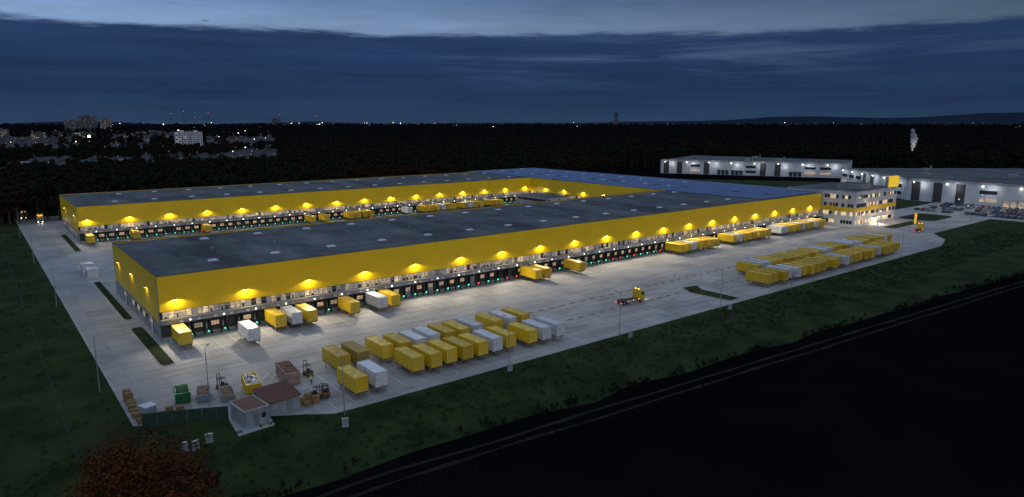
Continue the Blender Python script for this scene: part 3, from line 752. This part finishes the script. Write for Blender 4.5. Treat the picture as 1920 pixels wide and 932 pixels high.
TM=[tree_mesh('forest_tree',17,5.5,k,420,.95,12,True,seed=s) for k,s in(('leafG',21),('leafB',22),('leafG',23),('leafHaze',24))]
sets=[[],[],[],[]]
def ok(x,y,far):
    if -60<x<430 and y<240: return False
    if x<430 and y<240: return x<-80 and y>60
    if 420<x<660 and -140<y<320: return False
    if x>420 and y<-60: return False
    v=noise.noise(Vector((x*.004,y*.004,3)))
    th=math.atan2(y+161,x+30)
    if th>math.radians(70) and 520<y<3600 and v>-.22: return False
    if y>900 and v>.30: return False
    return True
cnt=0
cx0,cy0=-29.7,-161
for i in range(70000):
    th=U(math.radians(8),math.radians(95)); d=280*math.exp(R()*3.0)
    x=cx0+d*math.cos(th); y=cy0+d*math.sin(th)
    if not ok(x,y,d): continue
    s=U(.65,1.15)*(1 if d<900 else 1+(d-900)/2200)
    if d>2500: s*=.8
    v=noise.noise(Vector((x*.006,y*.006,8)))
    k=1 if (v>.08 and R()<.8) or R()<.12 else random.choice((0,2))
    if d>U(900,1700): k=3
    sets[k].append((x,y,s)); cnt+=1
    if cnt>17000: break
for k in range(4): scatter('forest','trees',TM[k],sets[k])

# ------------------------------------------------------------------ distant town, towers, hills
w=MB(); lights=MB()
for i in range(900):
    th=math.radians(U(70,92)); d=690*math.exp(R()*1.75); x=cx0+d*math.cos(th); y=cy0+d*math.sin(th)
    L=U(8,26);W_=U(8,13);h=U(5,9); a=U(0,3.1)
    if R()<.12: L*=3; W_*=2.4
    w.T=Matrix.Translation((x,y,0))@Matrix.Rotation(a,4,'Z')
    w.box(-L/2,L/2,-W_/2,W_/2,0,h,'town'); rh=3 if W_<14 else .8
    w.poly([(-L/2,-W_/2,h),(L/2,-W_/2,h),(L/2,W_/2,h),(-L/2,W_/2,h),(-L/2,0,h+rh),(L/2,0,h+rh)],'townroof',[(0,1,5,4),(2,3,4,5),(0,4,3),(1,2,5)])
    if R()<.30:
        s=d*.00035*U(.5,1.3); lights.T=Matrix.Translation((x,y,U(8,16))); k=random.choice(['lampw','win1','win1','win2','win1'])
        lights.box(-s,s,-s,s,-s*.6,s*.6,k)
w.T=Matrix.Identity(4)
w.obj('distant_town')
for (x,y,L,W_,a) in((60,700,110,35,-.1),(150,800,120,40,-.15),(5,640,60,30,.1),(240,1010,120,40,-.2)):
    m=MB(); m.box(-L/2,L/2,-W_/2,W_/2,0,8,'town','solarframe'); 
    for q in range(int(L/9)): m.box(-L/2+2+q*9,-L/2+8+q*9,-W_/2-.1,-W_/2-.01,4.5,6,'win3' if R()<.7 else 'glassdark')
    m.box(-L/2,L/2,-W_/2-.3,-W_/2-.12,7.4,8.5,'ledge'); m.obj('long_hall',None,(x,y,0),a)
for i in range(260):
    th=math.radians(U(12,92)); d=U(3000,11000); x=cx0+d*math.cos(th); y=cy0+d*math.sin(th); s=d*.00032*U(.4,1.1)
    if math.degrees(th)<45 and R()<.6: continue
    lights.T=Matrix.Translation((x,y,U(22,50))); lights.box(-s,s,-s,s,-s*.5,s*.5,random.choice(['win1','win1','win2','win2','win2','lampw']))
lights.T=Matrix.Identity(4); lights.obj('distant_town_lights')
def tower(name,x,y,wd,dp,h,fl,rot,col='white',litp=.12):
    e=empty(name,(x,y,0)); e.rotation_euler=(0,0,rot); m=MB()
    m.box(-wd/2,wd/2,0,dp,0,h,col); m.box(-wd*.15,wd*.15,dp*.3,dp*.7,h,h+h*.08,col); m.obj('walls',e)
    m=MB(); n=max(4,int(wd/4)); 
    for f in range(fl):
        for i in range(n):
            z0=h*(f+.3)/fl; a=-wd/2+wd*(i+.2)/n
            m.box(a,a+wd/n*.55,-.25,-.02,z0,z0+h/fl*.45,'win2' if R()<litp else 'glassdark')
    m.obj('windows',e)
tower('apartment_tower',360,3450,55,30,58,16,-.1,'town',.06); tower('apartment_tower',420,3440,70,30,78,20,-.1,'town',.06); tower('apartment_tower',490,3440,45,30,66,16,-.1,'town',.3)
tower('apartment_block',268,1120,22,14,32,9,-.12,'white',.1); tower('apartment_block',291,1122,20,14,32,9,-.12,'white',.1)
tower('apartment_block',186,1660,40,14,26,7,-.1,'town',.2)
tower('apartment_block',120,1900,30,14,24,7,-.1,'town',.2)
tower('apartment_block',60,2300,40,14,30,8,-.1,'town',.2)
tower('office_tower',1900,5200,60,40,80,14,-.5,'town',.03)
tower('office_tower',5600,5050,40,40,150,20,-.8,'town',.0)
for x,y,h in((1330,6000,120),(1450,6100,140),(1700,6300,130),(2300,6200,120),(1560,6200,90),(2900,6800,110)):
    m=MB(); m.cyl((0,0,0),(0,0,h),3,1.2,'townroof',8); m.box(-1.3,1.3,-1.3,1.3,h,h+2,'red'); m.obj('radio_mast',None,(x,y,0))
m=MB(); m.cyl((0,0,0),(0,0,22),.3,.2,'steel'); m.box(-2.0,2.0,-.6,-.2,20,23.5,'lamp'); m.obj('floodlight_mast',None,(165,1400,0))
m=MB()
prev=None
for i in range(121):
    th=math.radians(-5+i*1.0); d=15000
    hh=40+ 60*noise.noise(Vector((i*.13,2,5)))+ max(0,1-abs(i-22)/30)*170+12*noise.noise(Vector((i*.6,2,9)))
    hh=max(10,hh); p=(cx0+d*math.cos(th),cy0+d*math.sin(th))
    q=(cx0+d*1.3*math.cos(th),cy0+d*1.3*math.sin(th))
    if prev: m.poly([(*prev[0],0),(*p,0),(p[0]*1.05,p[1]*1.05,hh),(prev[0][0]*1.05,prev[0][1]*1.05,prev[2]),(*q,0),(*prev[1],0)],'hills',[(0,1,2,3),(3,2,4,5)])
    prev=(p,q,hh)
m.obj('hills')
sx,sy=cx0+1050*math.cos(math.radians(21.1)),cy0+1050*math.sin(math.radians(21.1))
m=MB(); m.cyl((0,0,0),(0,0,12),1.2,.9,'ledge',12); m.cyl((0,0,12),(0,0,12.6),1.1,1.1,'steel',12); ch=m.obj('chimney',None,(sx,sy,0))
vm_,vnt,vb=newmat('steam'); vnt.nodes.remove(vb); vo=[n for n in vnt.nodes if n.type=='OUTPUT_MATERIAL'][0]
pv=vnt.nodes.new("ShaderNodeVolumePrincipled"); pv.inputs["Density"].default_value=.28; pv.inputs["Color"].default_value=(.95,.96,1,1); vnt.links.new(pv.outputs[0],vo.inputs["Volume"])
M['steam']=vm_
m=MB(); rings=18; n=12; P=[];F=[]
for i in range(rings):
    t=i/(rings-1); r=(.8+3.4*math.sin(min(1,t*1.15)*2.7))*(1+.5*noise.noise(Vector((i*.9,3,1)))); ox=-4*math.sin(t*4.5)*t; z=12.4+28*t
    if i==rings-1: r=.3
    for j in range(n):
        a=6.283*j/n; k=1+.4*noise.noise(Vector((math.cos(a)*1.2,math.sin(a)*1.2,i*.7))); P.append((ox+math.cos(a)*r*k,ox+math.sin(a)*r*k,z))
for i in range(rings-1):
    for j in range(n): F.append((i*n+j,i*n+(j+1)%n,(i+1)*n+(j+1)%n,(i+1)*n+j))
F.append(tuple(range(n-1,-1,-1))); F.append(tuple(range((rings-1)*n,rings*n)))
m.poly(P,'steam',F); m.obj('steam_plume',ch)
lamp('steam_fill','POINT',(-9,-6,14),7000,(1,.95,.9),ch,rad=.5)  # unseen point lamp added to brighten the steam plume
m=MB(); m.cyl((-18,0,0),(14,0,0),1.9,1.9,'white',10); m.cyl((14,0,0),(18,0,0),1.9,.5,'white',10); m.cyl((-18,0,0),(-24,0,1),1.9,.4,'white',10)
for s in(-1,1):
    m.poly([(4,s*1.5,-.6),(-2,s*1.5,-.6),(-10,s*18,.6),(-7.5,s*18,.6)],'white',[(0,1,2,3)]); m.poly([(-18,s*1,.6),(-22,s*1,.6),(-24,s*7,1),(-22.5,s*7,1)],'white',[(0,1,2,3)])
    m.cyl((3,s*6,-2),(-1,s*6,-2),1,.8,'steel',8)
m.poly([(-17,0,1.5),(-22,0,1.5),(-24.5,0,8),(-22,0,8)],'white',[(0,1,2,3)])
pl=m.obj('airplane',None,(cx0+4500*math.cos(math.radians(51.35+23.3)),cy0+4500*math.sin(math.radians(51.35+23.3)),48+4500*math.tan(math.radians(7.4))),math.radians(-20))

# ------------------------------------------------------------------ world
wd=bpy.data.worlds.new("World"); scene.world=wd; wd.use_nodes=True; nt=wd.node_tree; N=nt.nodes; L=nt.links
bg=N["Background"]
def math_(op,a,b=None,c=None,clamp=False):
    n=N.new("ShaderNodeMath"); n.operation=op; n.use_clamp=clamp
    for i,v in enumerate((a,b,c)):
        if v is None: continue
        if isinstance(v,(int,float)): n.inputs[i].default_value=v
        else: L.new(v,n.inputs[i])
    return n.outputs[0]
tc=N.new("ShaderNodeTexCoord"); sep=N.new("ShaderNodeSeparateXYZ"); L.new(tc.outputs["Generated"],sep.inputs[0])
Z=sep.outputs[2]
side=math_('ADD',math_('MULTIPLY',sep.outputs[0],math.sin(math.radians(51.35))),math_('MULTIPLY',sep.outputs[1],-math.cos(math.radians(51.35))))
mp=N.new("ShaderNodeMapping"); mp.inputs["Scale"].default_value=(3.2,3.2,26); L.new(tc.outputs["Generated"],mp.inputs[0])
n1=N.new("ShaderNodeTexNoise"); n1.inputs["Scale"].default_value=1.6; n1.inputs["Detail"].default_value=11; n1.inputs["Roughness"].default_value=.62; L.new(mp.outputs[0],n1.inputs["Vector"])
mp2=N.new("ShaderNodeMapping"); mp2.inputs["Scale"].default_value=(2.4,2.4,42); mp2.inputs["Location"].default_value=(3,1,4); L.new(tc.outputs["Generated"],mp2.inputs[0])
n2=N.new("ShaderNodeTexNoise"); n2.inputs["Scale"].default_value=1.5; n2.inputs["Detail"].default_value=9; n2.inputs["Roughness"].default_value=.6; n2.inputs["Distortion"].default_value=.4; L.new(mp2.outputs[0],n2.inputs["Vector"])
clear=N.new("ShaderNodeValToRGB"); L.new(Z,clear.inputs[0]); e=clear.color_ramp.elements
e[0].position=0; e[0].color=(.035,.075,.170,1); e[1].position=1; e[1].color=(.27,.36,.52,1)
for p,c in((.05,(.055,.105,.225)),(.10,(.17,.27,.47)),(.13,(.22,.33,.54)),(.17,(.13,.225,.43)),(.28,(.10,.17,.32)),(.5,(.26,.35,.50))): 
    q=e.new(p); q.color=(*c,1)
cloud=N.new("ShaderNodeValToRGB"); L.new(Z,cloud.inputs[0]); e=cloud.color_ramp.elements
e[0].position=0; e[0].color=(.020,.042,.088,1); e[1].position=.14; e[1].color=(.020,.046,.115,1)
q=e.new(.04); q.color=(.013,.032,.082,1); q=e.new(.09); q.color=(.014,.036,.100,1)
edge=math_('ADD',Z,math_('MULTIPLY',math_('SUBTRACT',n1.outputs["Fac"],.5),.035))
mask=N.new("ShaderNodeMapRange"); mask.inputs["From Min"].default_value=.124; mask.inputs["From Max"].default_value=.116; L.new(edge,mask.inputs["Value"])
mask.interpolation_type='SMOOTHSTEP'
gap=N.new("ShaderNodeMapRange"); gap.inputs["From Min"].default_value=.50; gap.inputs["From Max"].default_value=.68; L.new(n2.outputs["Fac"],gap.inputs["Value"])
band=math_('MAXIMUM',math_('SUBTRACT',1,math_('ABSOLUTE',math_('DIVIDE',math_('SUBTRACT',Z,.078),.045))),0,clamp=True)
sd=N.new("ShaderNodeMapRange"); sd.inputs["From Min"].default_value=-.15; sd.inputs["From Max"].default_value=.2; L.new(side,sd.inputs["Value"])
gp_=math_('MULTIPLY',math_('MULTIPLY',gap.outputs[0],band),math_('MULTIPLY',sd.outputs[0],.8))
hz=N.new("ShaderNodeMapRange"); hz.inputs["From Min"].default_value=.0; hz.inputs["From Max"].default_value=.045; hz.inputs["To Min"].default_value=.28; hz.inputs["To Max"].default_value=0; L.new(Z,hz.inputs["Value"])
m2=math_('SUBTRACT',mask.outputs[0],math_('ADD',gp_,math_('MULTIPLY',hz.outputs[0],.6)),clamp=True)
dk=N.new("ShaderNodeMapRange"); dk.inputs["From Min"].default_value=-.7; dk.inputs["From Max"].default_value=.65; dk.inputs["To Min"].default_value=1.2; dk.inputs["To Max"].default_value=.30; L.new(side,dk.inputs["Value"])
low=N.new("ShaderNodeMapRange"); low.inputs["From Min"].default_value=.22; low.inputs["From Max"].default_value=.4; L.new(Z,low.inputs["Value"])
dk2=N.new("ShaderNodeMix"); dk2.data_type='FLOAT'; L.new(low.outputs[0],dk2.inputs["Factor"]); L.new(dk.outputs[0],dk2.inputs["A"]); dk2.inputs["B"].default_value=1
wisp=N.new("ShaderNodeMapRange"); wisp.inputs["From Min"].default_value=.3; wisp.inputs["From Max"].default_value=.7; wisp.inputs["To Min"].default_value=.82; wisp.inputs["To Max"].default_value=1.12; L.new(n1.outputs["Fac"],wisp.inputs["Value"])
vm=N.new("ShaderNodeVectorMath"); vm.operation='SCALE'; L.new(clear.outputs[0],vm.inputs[0]); L.new(math_('MULTIPLY',dk2.outputs["Result"],wisp.outputs[0]),vm.inputs["Scale"])
cv=N.new("ShaderNodeMapRange"); cv.inputs["From Min"].default_value=.3; cv.inputs["From Max"].default_value=.7; cv.inputs["To Min"].default_value=.85; cv.inputs["To Max"].default_value=1.3; L.new(n2.outputs["Fac"],cv.inputs["Value"])
vc=N.new("ShaderNodeVectorMath"); vc.operation='SCALE'; L.new(cloud.outputs[0],vc.inputs[0]); L.new(cv.outputs[0],vc.inputs["Scale"])
mx=N.new("ShaderNodeMix"); mx.data_type='RGBA'; L.new(m2,mx.inputs["Factor"]); L.new(vm.outputs[0],mx.inputs["A"]); L.new(vc.outputs[0],mx.inputs["B"])
sky=N.new("ShaderNodeTexSky"); sky.sky_type='NISHITA'; sky.sun_disc=False; sky.sun_elevation=math.radians(1); sky.sun_rotation=math.radians(200)
ad=N.new("ShaderNodeMix"); ad.data_type='RGBA'; ad.blend_type='ADD'; ad.inputs["Factor"].default_value=.0012
L.new(mx.outputs["Result"],ad.inputs["A"]); L.new(sky.outputs[0],ad.inputs["B"])
L.new(ad.outputs["Result"],bg.inputs["Color"]); bg.inputs["Strength"].default_value=1.0

# soft warm lamp added behind the viewpoint as after-glow, to lighten the walls
sl=bpy.data.lights.new('afterglow_fill','SUN'); sl.energy=.45; sl.angle=math.radians(40); sl.color=(1,.92,.85)
so=bpy.data.objects.new('afterglow_fill',sl); COL.objects.link(so); so.rotation_euler=Vector((.35,1,-.3)).to_track_quat('-Z','Y').to_euler()

# ------------------------------------------------------------------ camera
cam=bpy.data.cameras.new('camera'); cam.lens=1275/1920*36; cam.sensor_width=36; cam.clip_end=80000; cam.clip_start=.5
co=bpy.data.objects.new('camera',cam); COL.objects.link(co); co.location=(-29.71,-161.11,48)
p=math.radians(10.487); hd=math.radians(51.35)
co.rotation_euler=Vector((math.cos(hd)*math.cos(p),math.sin(hd)*math.cos(p),-math.sin(p))).to_track_quat('-Z','Y').to_euler()
scene.camera=co
scene.view_settings.view_transform='Standard'; scene.view_settings.look='None'; scene.view_settings.exposure=0
